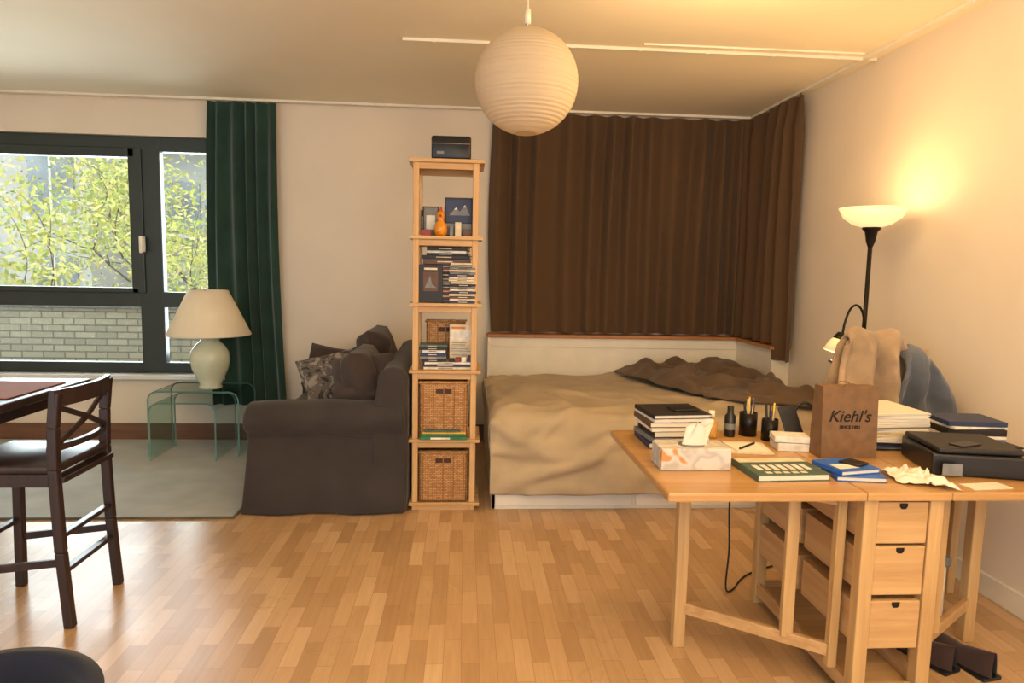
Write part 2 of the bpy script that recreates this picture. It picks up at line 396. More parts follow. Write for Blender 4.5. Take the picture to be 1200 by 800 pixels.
z=stack(o,-.25,.04,3.82,3.95,.827,[(.014,'cream'),(.014,'navy'),(.012,'white')],3,sbook)
z=stack(o,-.262,-.10,3.83,3.95,z,[(.016,'black'),(.014,'grey'),(.02,'navy'),(.016,'white'),(.014,'black'),(.016,'teal')],5,sbook)
o.box(-.09,.055,3.90,3.925,.87,1.08,CM['cream'],.002);o.box(-.08,.045,3.897,3.901,.99,1.05,CM['white'],.001);o.box(-.08,.0,3.896,3.901,1.055,1.066,CM['orange'],.001)
for k in range(7): o.box(-.078,.02+random.uniform(-.03,.02),3.8955,3.901,.90+k*.012,.903+k*.012,CM['grey'],0)
for k in range(4): o.box(-.09+k*.035,-.062+k*.035,3.84,3.89,.869,.885+.006*k,CM[['black','red','white','navy'][k]],.003)
o.finish()
o=B('magazine_pile')
o.box(-.25,.02,3.782,3.811,.427,.445,CM['green'],.002);o.box(-.245,.0,3.784,3.811,.446,.46,CM['green'],.002,1);o.box(-.24,.01,3.785,3.811,.461,.47,CM['yellow'],.001);o.box(-.23,-.02,3.784,3.811,.4705,.482,CM['teal'],.002);o.box(-.19,-.08,3.7808,3.783,.430,.441,CM['white'],0);o.finish()
o=B('duck_figurine')
o.lathe(-.145,3.85,[(0,1.582),(.028,1.584),(.038,1.61),(.034,1.645),(.018,1.665),(.022,1.68),(.024,1.70),(.014,1.718),(0,1.722)],plain('amber_glaze',(216,140,30),.25),24)
o.tube([(-.145,3.835,1.692),(-.145,3.815,1.688)],[.010,.006],plain('red_beak',(190,60,30),.4),8)
o.lathe(-.145,3.85,[(0,1.715),(.012,1.715),(.006,1.74),(0,1.742)],MC['red_beak'],12);o.finish()
o=B('storage_case')
o.box(-.20,.02,3.84,4.06,2.002,2.13,BLACK,.012);o.box(-.17,-.13,3.836,3.842,2.03,2.045,CM['grey'],.001);o.box(-.198,.018,3.838,3.842,2.085,2.089,CM['grey'],.0005);o.finish()
# ------------------------------------------------------------ sofa
SF=fabric('sofa_cover',(56,50,49),.10,450,.3,.12)
SF2=fabric('sofa_cushion',(66,54,49),.12,450,.3,.15)
o=B('sofa')
def wob(q,a=.010):
    return q+Vector((fbm(q*3.1+Vector((5,0,0)),3),fbm(q*3.1,3),fbm(q*3.1+Vector((0,9,0)),3)*.5))*a
def armprof(yo,sg):
    P=[(.01,0.003),(.018,.12),(.04,.28),(.055,.38),(.06,.445)]
    for k in range(14):
        a=math.radians(225-k*20.0);P.append((.118+.118*math.cos(a),.545+.098*math.sin(a)))
    P+=[(.215,.44),(.215,.22),(.215,.003)]
    return [(yo+sg*p,z) for p,z in P]
def flx(q):
    q=wob(q)
    k=max(0,1-q.z/.4)
    if q.x<-.8: q.x-=.035*k*k*min(1,(-.8-q.x)/.4)
    if q.x<-1.0: q.z-=0.02*((-1.0-q.x)/.24)**2*(q.z>.5)
    if q.y<4.2 and q.z<.44: q.y+=.012*math.sin(q.x*14+3*q.z)*(1-q.z/.44)
    return q
o.prism(armprof(3.725,1),0,-1.215,-.33,SF,bev=.018,nseg=30,fn=flx)
o.prism(armprof(5.28,-1),0,-1.215,-.33,SF,bev=.018,nseg=22,fn=flx)
o.tube([wob(Vector((-1.20+.85*k/20,3.778,.452))) for k in range(21)],.0045,SF,8)
o.box(-1.19,-.34,3.90,5.10,.02,.30,SF,.02)
BP=[(-.320,.003),(-.318,.4),(-.322,.76)]
for k in range(9):
    a=math.radians(10+k*20);BP.append((-.405+.083*math.cos(a),.775+.07*math.sin(a)))
BP+=[(-.52,.5),(-.54,.003)]
o.prism([(a,b) for a,b in BP],1,3.765,5.26,SF,bev=.02,nseg=24,fn=wob)
for y0,y1 in ((3.95,4.50),(4.51,5.06)):
    o.pillow((-.88,(y0+y1)/2,.40),.68,(y1-y0),.19,SF2,n=20,pw=.28)
for yc,zc,r in ((4.20,.66,.28),(4.80,.73,.22)):
    o.pillow((-.60,yc,zc),.50,.58,.24,SF2,rot=(0,PI/2-r,0),n=22,pw=.36,wr=.03)
o.finish(weld=False)
def floral():
    m,nt,b=base('floral_fabric')
    n=N(nt,'ShaderNodeTexNoise');n.inputs['Scale'].default_value=11;n.inputs['Detail'].default_value=6;n.inputs['Distortion'].default_value=2;nt.links.new(coords(nt),n.inputs['Vector'])
    nt.links.new(ramp(nt,n.outputs['Fac'],[(.40,lin((62,58,60))),(.47,lin((128,118,108))),(.53,lin((84,78,76))),(.60,lin((160,150,138)))]),b.inputs['Base Color']);b.inputs['Roughness'].default_value=.95;return m
FL=floral()
o=B('throw_pillow');o.pillow((-.86,4.50,.64),.42,.42,.16,FL,rot=(math.radians(55),math.radians(-12),math.radians(20)));o.finish(weld=False)
o=B('throw_pillow');o.pillow((-.60,4.04,.73),.38,.32,.14,SF2,rot=(math.radians(58),math.radians(-6),math.radians(4)),wr=.03);o.finish(weld=False)
o=B('throw_pillow');o.pillow((-1.0,4.98,.66),.34,.32,.14,SF2,rot=(math.radians(70),math.radians(8),math.radians(-12)));o.finish(weld=False)
# ------------------------------------------------------------ rug
RG=fabric('rug_pile',(160,162,154),.06,300,.6,.3)
o=B('area_rug');o.box(-4.3,-1.27,3.70,5.40,.0005,.012,RG,.004)
o.box(-4.3,-1.262,3.695,3.71,.0005,.013,fabric('rug_binding',(96,94,84)),.003);o.box(-1.275,-1.262,3.70,5.40,.0005,.013,MC['rug_binding'],.003);o.finish()
# ------------------------------------------------------------ glass side tables
GT=glass('bent_glass',(240,248,245));GE=plain('glass_edge',(120,164,156),.1,var=.03)
def bent(name,x0,x1,y0,y1,zt):
    o=B(name);r=.07;t=.011
    def prof(d):
        P=[(x0+d,.014)]
        for k in range(9):
            a=PI-k*PI/16;P.append((x0+r+(r-d)*math.cos(a),zt-r+(r-d)*math.sin(a)))
        for k in range(9):
            a=PI/2-k*PI/16;P.append((x1-r+(r-d)*math.cos(a),zt-r+(r-d)*math.sin(a)))
        P.append((x1-d,.014));return P
    A=prof(0);C=prof(t)
    for mode in (0,1):
        b=bmesh.new();L=[]
        for P in (A,C):
            for y in (y0,y1): L.append([b.verts.new((p[0],y,p[1])) for p in P])
        for i in range(len(A)-1):
            if mode==0:
                b.faces.new([L[0][i],L[0][i+1],L[1][i+1],L[1][i]]);b.faces.new([L[2][i],L[2][i+1],L[3][i+1],L[3][i]])
            else:
                b.faces.new([L[0][i],L[0][i+1],L[2][i+1],L[2][i]]);b.faces.new([L[1][i],L[1][i+1],L[3][i+1],L[3][i]])
        o.add(b,GE if mode else GT)
    o.finish()
bent('glass_side_table',-2.26,-1.62,4.90,5.29,.49)
bent('glass_side_table',-2.20,-1.74,4.78,5.20,.43)
o=B('table_lamp');lx,ly=-1.86,5.03
CER=plain('celadon_ceramic',(204,208,184),.25,var=.03)
o.lathe(lx,ly,[(0,.492),(.075,.492),(.08,.505),(.07,.52),(.095,.57),(.125,.64),(.137,.70),(.130,.76),(.10,.81),(.07,.835),(.062,.85),(.07,.86),(.0,.862)],CER,40)
o.tube([(lx,ly,.86),(lx,ly,1.16)],.008,BLACKM,8)
SHD=plain('lamp_shade_cloth',(238,226,200),.85,var=.02)
o.lathe(lx,ly,[(.285,.885),(.288,.89),(.135,1.21),(.132,1.21),(.283,.89),(.285,.885)],SHD,48)
for k in range(3):
    a=k*2.094;o.tube([(lx,ly,1.16),(lx+.13*math.cos(a),ly+.13*math.sin(a),1.205)],.002,BLACKM,6)
o.finish()
# ------------------------------------------------------------ bar stool
o=B('bar_stool');xb=-1.52;yn,yf=2.57,2.93
for y,sg in ((yn,-1),(yf,1)):
    pts=[(xb+.02,y,0),(xb,y,.3),(xb-.01,y,.62),(xb-.005,y,.78),(xb+.01,y,.915)]
    for a,b_ in zip(pts[:-1],pts[1:]): o.bar(a,b_,.036,.034,ESP,.005)
    o.bar((xb-.38,y+.005*-sg,0),(xb-.37,y,.60),.036,.036,ESP,.005)
    o.bar((xb-.37,y,.22),(xb,y,.26),.018,.03,ESP);o.bar((xb-.37,y,.58),(xb,y,.58),.022,.05,ESP)
for z,x in ((.22,xb),(.36,xb-.002)): o.bar((x,yn,z),(x,yf,z),.03,.018,ESP)
o.bar((xb-.375,yn,.30),(xb-.375,yf,.30),.03,.018,ESP);o.bar((xb-.375,yn,.58),(xb-.375,yf,.58),.05,.022,ESP);o.bar((xb,yn,.58),(xb,yf,.58),.05,.022,ESP)
o.box(xb-.40,xb+.005,yn-.015,yf+.015,.605,.64,ESP,.012)
def rail(z0,z1,x,bow=.03):
    def fn(q):
        k=(q.y-(yn+yf)/2)/((yf-yn)/2);q.x+=bow*(1-k*k);return q
    o.prism([(x-.010,z0),(x+.010,z0),(x+.014,z1),(x-.006,z1)],1,yn-.018,yf+.018,ESP,0,12,fn)
rail(.86,.925,xb+.008);rail(.69,.715,xb-.01)
for a,b_ in (((.715),(.86)),((.86),(.715))):
    o.bar((xb+.0,yn+.01,a),(xb+.02,(yn+yf)/2,.788),.012,.022,ESP);o.bar((xb+.02,(yn+yf)/2,.788),(xb+.0,yf-.01,b_),.012,.022,ESP)
o.finish()
o=B('dining_table')
o.box(-3.4,-1.76,2.45,3.28,.815,.85,ESP,.006);o.box(-3.3,-1.86,2.53,3.20,.74,.815,ESP,.004)
for x in (-3.28,-2.42):
    for y in (2.55,3.12): o.box(x,x+.06,y,y+.06,0,.78,ESP,.005)
o.finish()
o=B('placemat');o.box(-2.22,-1.80,2.75,3.15,.851,.856,fabric('placemat_red',(120,52,44)),.002);o.finish()
o=B('serving_bowl');o.lathe(-2.30,3.02,[(0,.858),(.05,.858),(.10,.885),(.11,.90),(.103,.90),(.05,.868),(0,.866)],WHITE,32);o.finish()
NV=fabric('navy_upholstery',(20,25,42),.15,500,.3,.1)
o=B('tub_chair')
tcx,tcy=-1.06,1.40
def shell(u,v):
    a=math.radians(-65+310*u);R=.25+.02*v;top=.44-.10*(abs(u-.5)*2)**3
    return Vector((tcx+R*math.cos(a),tcy+R*math.sin(a),.12+(top-.12)*v))
o.sheet(shell,48,10,NV,.035)
o.lathe(tcx,tcy,[(0,.16),(.21,.16),(.225,.20),(.225,.30),(.21,.34),(.12,.355),(0,.36)],NV,36)
for k in range(4):
    a=PI/4+k*PI/2;o.tube([(tcx+.17*math.cos(a),tcy+.17*math.sin(a),.17),(tcx+.21*math.cos(a),tcy+.21*math.sin(a),0)],[.016,.011],ESP,10)
o.finish()
# ------------------------------------------------------------ daybed + window box
o=B('daybed')
X0,X1,Y0,Y1=.165,2.20,3.83,5.28
o.box(X0,X1,Y0,Y0+.025,.0,.30,WHITE,.004)
for a,b_ in ((X0+.02,1.0),(1.02,X1-.02)): o.box(a,b_,Y0-.012,Y0,.022,.20,WHITE,.004)
o.box(X0,X0+.025,Y0,Y1,0,.36,WHITE,.004);o.box(X1-.025,X1,Y0,Y1,0,.36,WHITE,.004);o.box(X0,X1,Y1-.02,Y1,0,.36,WHITE,.004)
MT=fabric('mattress_ticking',(214,206,188))
o.box(X0+.02,X1-.02,Y0+.03,Y1-.01,.28,.53,MT,.04);o.finish()
LEDGE=wood('ledge_wood',(160,102,56),(190,130,76),0)
LEDGEY=wood('ledge_wood_y',(160,102,56),(190,130,76),1)
o=B('trim_3')
o.box(.19,2.33,5.315,YB,0,.868,WHITE,.003);o.box(2.205,2.33,4.66,5.315,0,.868,WHITE,.003)
o.box(.175,2.33,5.285,YB,.868,.893,LEDGE,.003);o.box(2.175,2.33,4.65,5.285,.868,.893,LEDGEY,.003)
o.box(.195,2.2,5.308,5.316,.79,.868,WHITE,.002);o.box(.178,.20,5.29,5.315,0,.868,WHITE,.003);o.box(2.198,2.206,4.66,4.70,0,.868,WHITE,.002)
o.finish()
BG=fabric('beige_sateen',(182,164,134),.05,600,.12,.1)
BR=fabric('brown_sateen',(100,80,60),.12,600,.12,.15)
def ridge(p,s=6.): return math.exp(-(noise.noise(p)*s)**2)
o=B('duvet')
def duv(u,v):
    x=.15+2.03*u
    Lt=1.48;Ld=.44;s=v*(Lt+Ld);r=.085;yb=5.265
    wx=x+.25*noise.noise(Vector((x*1.3,s*1.3,20)));ws=s+.25*noise.noise(Vector((x*1.3,s*1.3,30)))
    c1=ridge(Vector((wx*1.5+ws*1.7,ws*.9-wx*.9,4)),8);c2=ridge(Vector((wx*1.0-ws*2.2,ws*1.2+wx*1.1,11)),9);c3=ridge(Vector((wx*3.2+ws*.8,ws*2.6-wx*.6,17)),7)
    env=.7+.8*noise.noise(Vector((x*.9,s*.9,40)))
    wr=.024*fbm(Vector((x*1.3,s*1.6,1)),3)+env*(.024*c1+.022*c2+.013*c3)-.024
    if s<Lt-r: y=yb-s;z=.585+wr
    else:
        t=s-(Lt-r);arc=r*PI/2
        if t<arc: a=t/r;y=yb-(Lt-r)-r*math.sin(a)-wr*math.sin(a);z=.585-r+r*math.cos(a)+wr*math.cos(a)
        else: y=yb-Lt-wr;z=.585-r-(t-arc)
        k=min(1,t/.15)
        fold=math.sin(x*11+3.5*noise.noise(Vector((x*1.6,z*2,0)))+z*5)
        y-=k*(.010*fold+.012+.006*noise.noise(Vector((x*9,z*3,2))))
        z+=.016*noise.noise(Vector((x*4,0,3)))*k*k
    e=max(0,1-u/.03)
    if s<Lt: z-=.05*e*e
    return Vector((x,min(y,5.27),z))
o.sheet(duv,200,170,BG,.012)
def dl(u,v):
    y=3.86+1.38*u;z=.555-.20*v
    return Vector((.150-.008*math.sin(v*PI)-.005*noise.noise(Vector((y*6,z*5,0))),y,z+.01*noise.noise(Vector((y*3,1,1)))))
o.sheet(dl,40,10,BG,.006)
o.finish(weld=False)
o=B('rumpled_blanket')
def rb(u,v):
    x=1.18+1.0*u+.09*noise.noise(Vector((v*4,2,0)))*(1-u)
    y=5.21-(.95+.42*u)*v+.06*noise.noise(Vector((u*4,0,5)))*v
    if u<.45: x+=v*.35*(.45-u)/.45
    e=min(1,max(0,min(u,(1-v),v*1.5+.1,1-u+.1))*5);e=math.sin(e*PI/2)
    wx=x+.15*noise.noise(Vector((x*3,y*3,20)));wy=y+.15*noise.noise(Vector((x*3,y*3,30)))
    r1=ridge(Vector((wx*2.2+wy*1.2,wy*1.4-wx*.7,2)),6);r2=ridge(Vector((wx*2.6-wy*2.4,wy*2.4+wx*1.4,6)),6);r3=ridge(Vector((wx*6,wy*5+wx*2,9)),5)
    z=.600+.012+e*(.016+.056*r1+.044*r2+.014*r3+.022*fbm(Vector((x*2,y*2,9)),2))
    return Vector((min(x,2.17),min(y,5.24),z))
o.sheet(rb,140,140,BR,.012);o.finish(weld=False)
# ------------------------------------------------------------ gateleg table
o=B('gateleg_table')
def rtop(x0,x1,m=OAK): o.box(x0,x1,1.93,2.74,.712,.74,m,.006)
rtop(.615,1.2405);rtop(1.2415,1.516);rtop(1.517,2.15)
cx0,cx1,cy0,cy1=1.25,1.51,1.955,2.72
for x in (cx0,cx1-.045):
    for y in (cy0,cy1-.045): o.box(x,x+.045,y,y+.045,0,.712,BIRCH,.003)
for y in (cy0+.008,cy1-.026): o.box(cx0+.045,cx1-.045,y,y+.018,.03,.09,BIRCHX,.002)
for x in (cx0+.006,cx1-.024):
    o.box(x,x+.018,cy0+.045,cy1-.045,.69,.711,BY,.002)
    o.box(x,x+.018,cy0+.045,cy1-.045,.04,.09,BY,.002)
DH=plain('finger_hole',(18,12,8),.9)
for z0,z1 in ((.565,.70),(.395,.555),(.215,.375)):
    for ya,yb,sg in ((cy0+.006,cy0+.38,-1),(cy0+.39,cy1-.006,1)):
        o.box(cx0+.012,cx1-.012,ya+.01,yb-.01,z0+.006,z1-.02,BY,.002)
        yy=ya if sg<0 else yb-.018
        o.box(cx0+.047,cx1-.047,yy,yy+.018,z0,z1,BIRCHX,.003)
    xm=(cx0+cx1)/2
    o.prism([(xm-.013,z1-.004),(xm-.013,z1-.014),(xm-.007,z1-.022),(xm+.007,z1-.022),(xm+.013,z1-.014),(xm+.013,z1-.004)],1,cy0+.0045,cy0+.012,DH)
    o.box(cx0+.047,cx1-.047,cy0+.03,cy1-.03,z0-.012,z0-.004,BIRCHX,.001)
o.box(cx0+.02,cx1-.02,cy0+.02,cy1-.02,.05,.062,BIRCHX,.001)
def gate(lx,ly,hx,hy,ux,uy):
    o.bar((lx,ly,0),(lx,ly,.712),.044,.044,BIRCH,.004)
    o.bar((hx,hy,.10),(hx,hy,.70),.03,.03,BIRCH,.003)
    for z in (.155,.675): o.bar((lx,ly,z),(hx,hy,z),.022,.042,BIRCHX,.003)
    o.bar((ux,uy,.16),(ux,uy,.67),.042,.022,BIRCH,.003)
gate(.815,2.37,1.235,2.06,1.12,2.145)
gate(1.96,2.37,1.53,2.06,1.65,2.145)
o.finish()
T=.7405
o=B('book_stack')
z=stack(o,.69,.93,2.44,2.66,T,[(.022,'navy'),(.018,'grey'),(.024,'black'),(.014,'white'),(.02,'brown'),(.012,'white'),(.016,'black')],7)
o.box(.80,.90,2.50,2.57,z,z+.008,BLACK,.003,12);o.finish()
def tiss():
    m,nt,b=base('tissue_box_print')
    n=N(nt,'ShaderNodeTexNoise');n.inputs['Scale'].default_value=16;n.inputs['Detail'].default_value=1;nt.links.new(coords(nt),n.inputs['Vector'])
    nt.links.new(ramp(nt,n.outputs['Fac'],[(.42,lin((206,200,190))),(.5,lin((180,172,164))),(.64,lin((206,200,190))),(.68,lin((200,140,80)))]),b.inputs['Base Color']);b.inputs['Roughness'].default_value=.6;return m
o=B('tissue_box')
o.box(.66,.90,2.16,2.28,T,T+.075,tiss(),.003)
o.lathe(.78,2.22,[(0,T+.0752),(.045,T+.0752),(.045,T+.0765),(0,T+.0765)],CM['grey'],24)
def tis(u,v):
    a=u*2*PI;r=.034*(1-v)+.03*v*(1+.8*math.sin(a*3))*.8
    return Vector((.79+r*math.cos(a)*1.3+.02*v,2.22+r*.5*math.sin(a),T+.074+.07*v*(1+.25*math.sin(a*2))))
o.sheet(tis,36,8,PAPER);o.finish()
o=B('sanitizer_bottle');AM=plain('amber_liquid',(196,150,70),.15,var=.03)
o.lathe(1.00,2.62,[(0,T),(.022,T),(.024,T+.01),(.024,T+.06),(.010,T+.078),(.010,T+.085),(0,T+.085)],AM,20);o.lathe(1.0,2.62,[(.0,T+.084),(.012,T+.084),(.012,T+.11),(0,T+.11)],WHITE,16);o.finish()
o=B('spray_bottle');o.lathe(1.085,2.64,[(0,T),(.021,T),(.022,T+.01),(.022,T+.085),(.013,T+.095),(.013,T+.125),(0,T+.127)],BLACK,20);o.lathe(1.085,2.64,[(.0225,T+.03),(.0225,T+.055)],CM['grey'],20);o.finish()
def cup(name,x,y,r,h):
    o=B(name);o.lathe(x,y,[(0,T),(r,T),(r,T+h),(r-.003,T+h),(r-.003,T+.004),(0,T+.004)],BLACKM,24)
    for k in range(10):
        a=random.uniform(0,6.28);q=r*.6
        o.tube([(x+q*.4*math.cos(a),y+q*.4*math.sin(a),T+.006),(x+q*math.cos(a),y+q*math.sin(a),T+h+random.uniform(.03,.07))],.0035,CM[random.choice(['black','navy','red','yellow','white','grey','black'])],7)
    o.finish()
cup('pencil_cup',1.17,2.66,.036,.095);cup('pencil_cup',1.225,2.58,.032,.085)
o=B('headphones')
P=[(1.40+.055*math.cos(a),2.63+.02*math.sin(a),T+.05+.09*math.sin(a)) for a in [PI*k/12 for k in range(13)]]
o.tube(P,.007,BLACK,8)
for sx in (-1,1):
    M=Matrix.Translation((1.40+sx*.055,2.63,T+.042))@Matrix.Rotation(PI/2,4,'Y')
    o.lathe(0,0,[(0,-.015),(.035,-.015),(.038,0),(.035,.015),(0,.015)],CM['grey'] if sx>0 else BLACK,24,M=M)
o.finish()
o=B('smartphone_stand')
o.bar((1.315,2.53,T+.01),(1.285,2.58,T+.14),.07,.009,CM['black'],.004);o.box(1.262,1.32,2.515,2.60,T,T+.008,BLACK,.003);o.finish()
o=B('notepad');o.box(1.00,1.155,2.36,2.53,T,T+.006,CM['cream'],.001,-8);o.box(1.01,1.14,2.38,2.50,T+.0062,T+.009,PAPER,.001,3);o.tube([(1.03,2.40,T+.013),(1.12,2.48,T+.013)],.004,BLACK,8);o.finish()
o=B('gift_box');o.box(1.185,1.32,2.40,2.495,T,T+.03,CM['white'],.003,-6);o.box(1.18,1.31,2.405,2.495,T+.031,T+.055,CM['white'],.003,-12);o.box(1.18,1.308,2.404,2.496,T+.029,T+.033,CM['grey'],.001,-9);o.finish()
o=B('coffee_table_book')
z=T;book(o,.935,1.185,2.045,2.24,z,z+.022,'teal',3)
pv=(1.06,2.14,z)
o.box(.94,1.18,2.19,2.236,z+.0222,z+.0226,CM['cream'],0,3,pv)
for k in range(7): o.box(.965+k*.028,.983+k*.028,2.10,2.155,z+.0222,z+.0229,CM['white'],0,3,pv)
for k in range(5): o.box(.975+k*.03,.995+k*.03,2.062,2.08,z+.0222,z+.0229,CM['cream'],0,3,pv)
o.finish()
o=B('paperback_books')
book(o,1.215,1.375,2.035,2.17,T,T+.016,'blue',-8);book(o,1.205,1.36,2.06,2.20,T+.0165,T+.032,'blue',12)
o.box(1.22,1.30,2.08,2.13,T+.0325,T+.033,CM['white'],0,12,(1.267,2.127,T));o.box(1.28,1.345,2.10,2.17,T+.0326,T+.040,BLACK,.003,30);o.finish()
KR=plain('kraft_paper',(118,88,60),.8,var=.08,scale=25)
o=B('paper_shopping_bag')
def bagfn(q):
    k=(q.z-T)/.265
    q.y=2.355+(q.y-2.355)*(1-.35*k);return q
o.prism([(1.295,2.31),(1.505,2.31),(1.505,2.355),(1.505,2.40),(1.295,2.40),(1.295,2.355)],2,T,T+.262,KR,0,6,bagfn)
for y in (2.328,2.382):
    P=[(1.37+.03*(1-math.cos(a)),y,T+.258+.014*math.sin(a)) for a in [PI*k/10 for k in range(11)]]
    o.tube(P,.002,KR,6)
bag=o.finish()
INK=plain('ink',(24,18,14),.8)
def label(txt,size,loc,shear=.3):
    c=bpy.data.curves.new('logo_text','FONT');c.body=txt;c.size=size;c.align_x='CENTER';c.extrude=.0004;c.shear=shear;c.offset=.0006
    t=bpy.data.objects.new('bag_lettering',c);t.location=loc;t.rotation_euler=(PI/2-.062,0,0);c.materials.append(INK);sc.collection.objects.link(t);t.parent=bag
label("Kiehl's",.060,(1.397,2.3165,T+.135));label("SINCE 1851",.016,(1.40,2.3148,T+.110),0)
o=B('paper_stack')
z=T
for k in range(26):
    th=random.choice([.004,.006,.009]);c='white' if k>3 else random.choice(['black','navy','grey'])
    if k in (9,): c='yellow'
    if k in (13,): c='grey'
    o.box(1.55,1.78,2.42,2.68,z,z+th,CM[c] if c!='white' else PAPER,.001,random.uniform(-7,7));z+=th+.0008
    if z>T+.145: break
o.finish()
o=B('crumpled_cloth')
def cc(u,v):
    a=u*2-1;b_=v*2-1;d=max(0,1-(a*a+b_*b_)*.55)
    return Vector((1.48+.075*a+.015*noise.noise(Vector((a*2,b_*2,0))),2.05+.078*b_-.04*a,T+.004+.05*d*abs(fbm(Vector((a*2.3,b_*2.3,3)),3))+.012*d))
o.sheet(cc,30,30,PAPER);o.finish()
o=B('document_box')
o.box(1.60,1.89,2.07,2.34,T,T+.075,BLACK,.008,-14);o.box(1.61,1.88,2.08,2.33,T+.077,T+.095,CM['black'],.006,-10)
o.box(1.62,1.68,2.04,2.044,T+.01,T+.05,CM['grey'],.001,-14,(1.745,2.2,T));o.box(1.66,1.76,2.12,2.17,T+.0955,T+.10,BLACK,.002,20);o.finish()
o=B('laptop')
o.box(1.80,2.12,2.36,2.60,T,T+.018,BLACK,.005);o.box(1.80,2.12,2.36,2.60,T+.020,T+.028,CM['black'],.003);o.finish()
o=B('file_folders')
z=T+.029
for th,c in ((.02,'grey'),(.012,'white'),(.025,'black'),(.01,'white'),(.018,'navy')):
    o.box(1.86,2.08,2.40,2.57,z,z+th,CM[c],.002,random.uniform(-9,9));z+=th+.0006
o.finish()
o=B('loose_papers');o.box(1.60,1.74,1.96,2.02,T,T+.002,PAPER,0,6);o.box(1.92,2.08,2.0,2.22,T,T+.003,PAPER,0,-9);o.box(1.95,2.10,2.05,2.25,T+.0035,T+.006,CM['cream'],0,12);o.finish()
# ------------------------------------------------------------ chair with clothes
o=B('desk_chair');chx0,chx1,chy=1.80,2.20,3.02
for x in (chx0,chx1-.035):
    o.bar((x+.017,chy+.05,0),(x+.017,chy+.0,.46),.034,.034,BIRCH);o.bar((x+.017,chy,.46),(x+.017,chy+.03,1.06),.034,.03,BIRCH);o.bar((x+.017,chy-.26,0),(x+.017,chy-.26,.44),.034,.034,BIRCH)
o.box(chx0,chx1,chy-.28,chy+.02,.43,.455,BIRCHX,.006)
for z in (.62,.80,.97): o.box(chx0+.02,chx1-.02,chy-.0+(z-.46)*.045,chy+.015+(z-.46)*.045,z,z+.06,BIRCHX,.004)
o.finish()
def drape(name,xa,xb,yc,zt0,zt1,zf,mat,seed,th=.02,bulge=.03,nf=2.5,spread=.10):
    o=B(name)
    def fn(u,v):
        ztop=zt0+(zt1-zt0)*u+.018*math.sin(u*7+seed)-.06*(2*u-1)**4
        Lf=ztop-zf;Lb=(ztop-.68);r=.055;s=-Lf+(Lf+Lb)*v
        if abs(s)<r*1.57:
            a=s/r;y=yc+r*math.sin(a);z=ztop-r+r*math.cos(a)
        else:
            sg=1 if s>0 else -1;y=yc+sg*r;z=ztop-r-(abs(s)-r*1.57)
        k=min(1,abs(s)/.14);dn=max(0,ztop-z)
        f=math.sin(u*2*PI*nf+seed*3+2.0*noise.noise(Vector((u*1.6,z*2.2,seed))))
        y+=(1 if s>0 else -1)*(k*(bulge*f+bulge)+.030*fbm(Vector((u*2.6,z*5,seed)),3)*(.3+k))
        x=xa+(xb-xa)*u+(u-.5)*spread*min(1,dn/.25)+.02*noise.noise(Vector((u*2,z*4,seed+7)))
        return Vector((min(x,2.31),y,z+.012*noise.noise(Vector((u*4,v*4,seed)))))
    o.sheet(fn,70,70,mat,th);o.finish(weld=False)
RB=fabric('terry_beige',(160,136,108),.14,140,.9,.3)
drape('bathrobe',1.77,2.04,3.02,1.17,1.16,.64,RB,1.2,.026,.036,2.6,.06)
drape('knit_sweater',2.01,2.20,2.99,1.12,1.00,.70,fabric('blue_grey_knit',(92,98,108),.16,160,.9,.3),4.4,.02,.034,2.4,.16)
# ------------------------------------------------------------ floor lamp
o=B('floor_lamp');fx,fy=2.08,3.38
o.lathe(fx,fy,[(0,.0),(.135,.0),(.14,.01),(.12,.025),(.02,.035),(0,.036)],BLACKM,40)
o.tube([(fx,fy,.03),(fx,fy,1.62)],.011,BLACKM,14)
o.lathe(fx,fy,[(.011,1.55),(.022,1.58),(.03,1.63),(.045,1.645),(.045,1.655),(.0,1.655)],BLACKM,28)
BOWL=emis('frosted_bowl',(255,222,160),.85)
o.lathe(fx,fy,[(.04,1.652),(.09,1.668),(.135,1.70),(.160,1.75),(.156,1.75),(.131,1.705),(.088,1.674),(.0,1.66)],BOWL,48)
o.tube([(fx,fy,1.66),(fx,fy,1.70)],.014,emis('bulb',(255,230,180),6),12)
P=[(2.08,3.38,1.05),(2.07,3.36,1.14),(2.04,3.34,1.22),(1.99,3.31,1.255),(1.945,3.29,1.235),(1.91,3.27,1.17),(1.895,3.26,1.10)]
o.tube(smooth(P),.006,BLACKM,8)
M=Matrix.Translation((1.885,3.255,1.10))@Matrix.Rotation(math.radians(18),4,'Y')
o.lathe(0,0,[(0,.02),(.02,.018),(.032,-.01),(.034,-.02),(.0,-.02)],BLACKM,24,M=M)
o.lathe(0,0,[(.032,-.015),(.045,-.04),(.056,-.085),(.053,-.085),(.03,-.03)],emis('reading_shade',(255,222,168),.4),28,M=M)
o.finish()
o=B('clothes_hanger')
o.tube(smooth([(1.80,3.2,.985),(1.87,3.2,.97),(1.97,3.2,.985)],4),.005,BLACK,8);o.tube([(1.80,3.2,.985),(1.89,3.2,.93),(1.97,3.2,.915)],.005,BLACK,8);o.tube([(1.97,3.2,.985),(1.97,3.2,.915),(2.0,3.2,.88)],.005,BLACK,8);o.tube([(1.97,3.2,.95),(2.075,3.36,.95)],.005,BLACK,8);o.finish()
o=B('power_cable')
o.tube(smooth([(1.236,2.80,.66),(1.18,2.79,.60),(1.165,2.79,.4),(1.17,2.78,.2),(1.16,2.77,.03),(1.20,2.79,.006),(1.35,2.95,.006),(1.7,3.1,.006),(2.25,3.2,.006)]),.004,BLACK,8);o.finish()
o=B('storage_box')
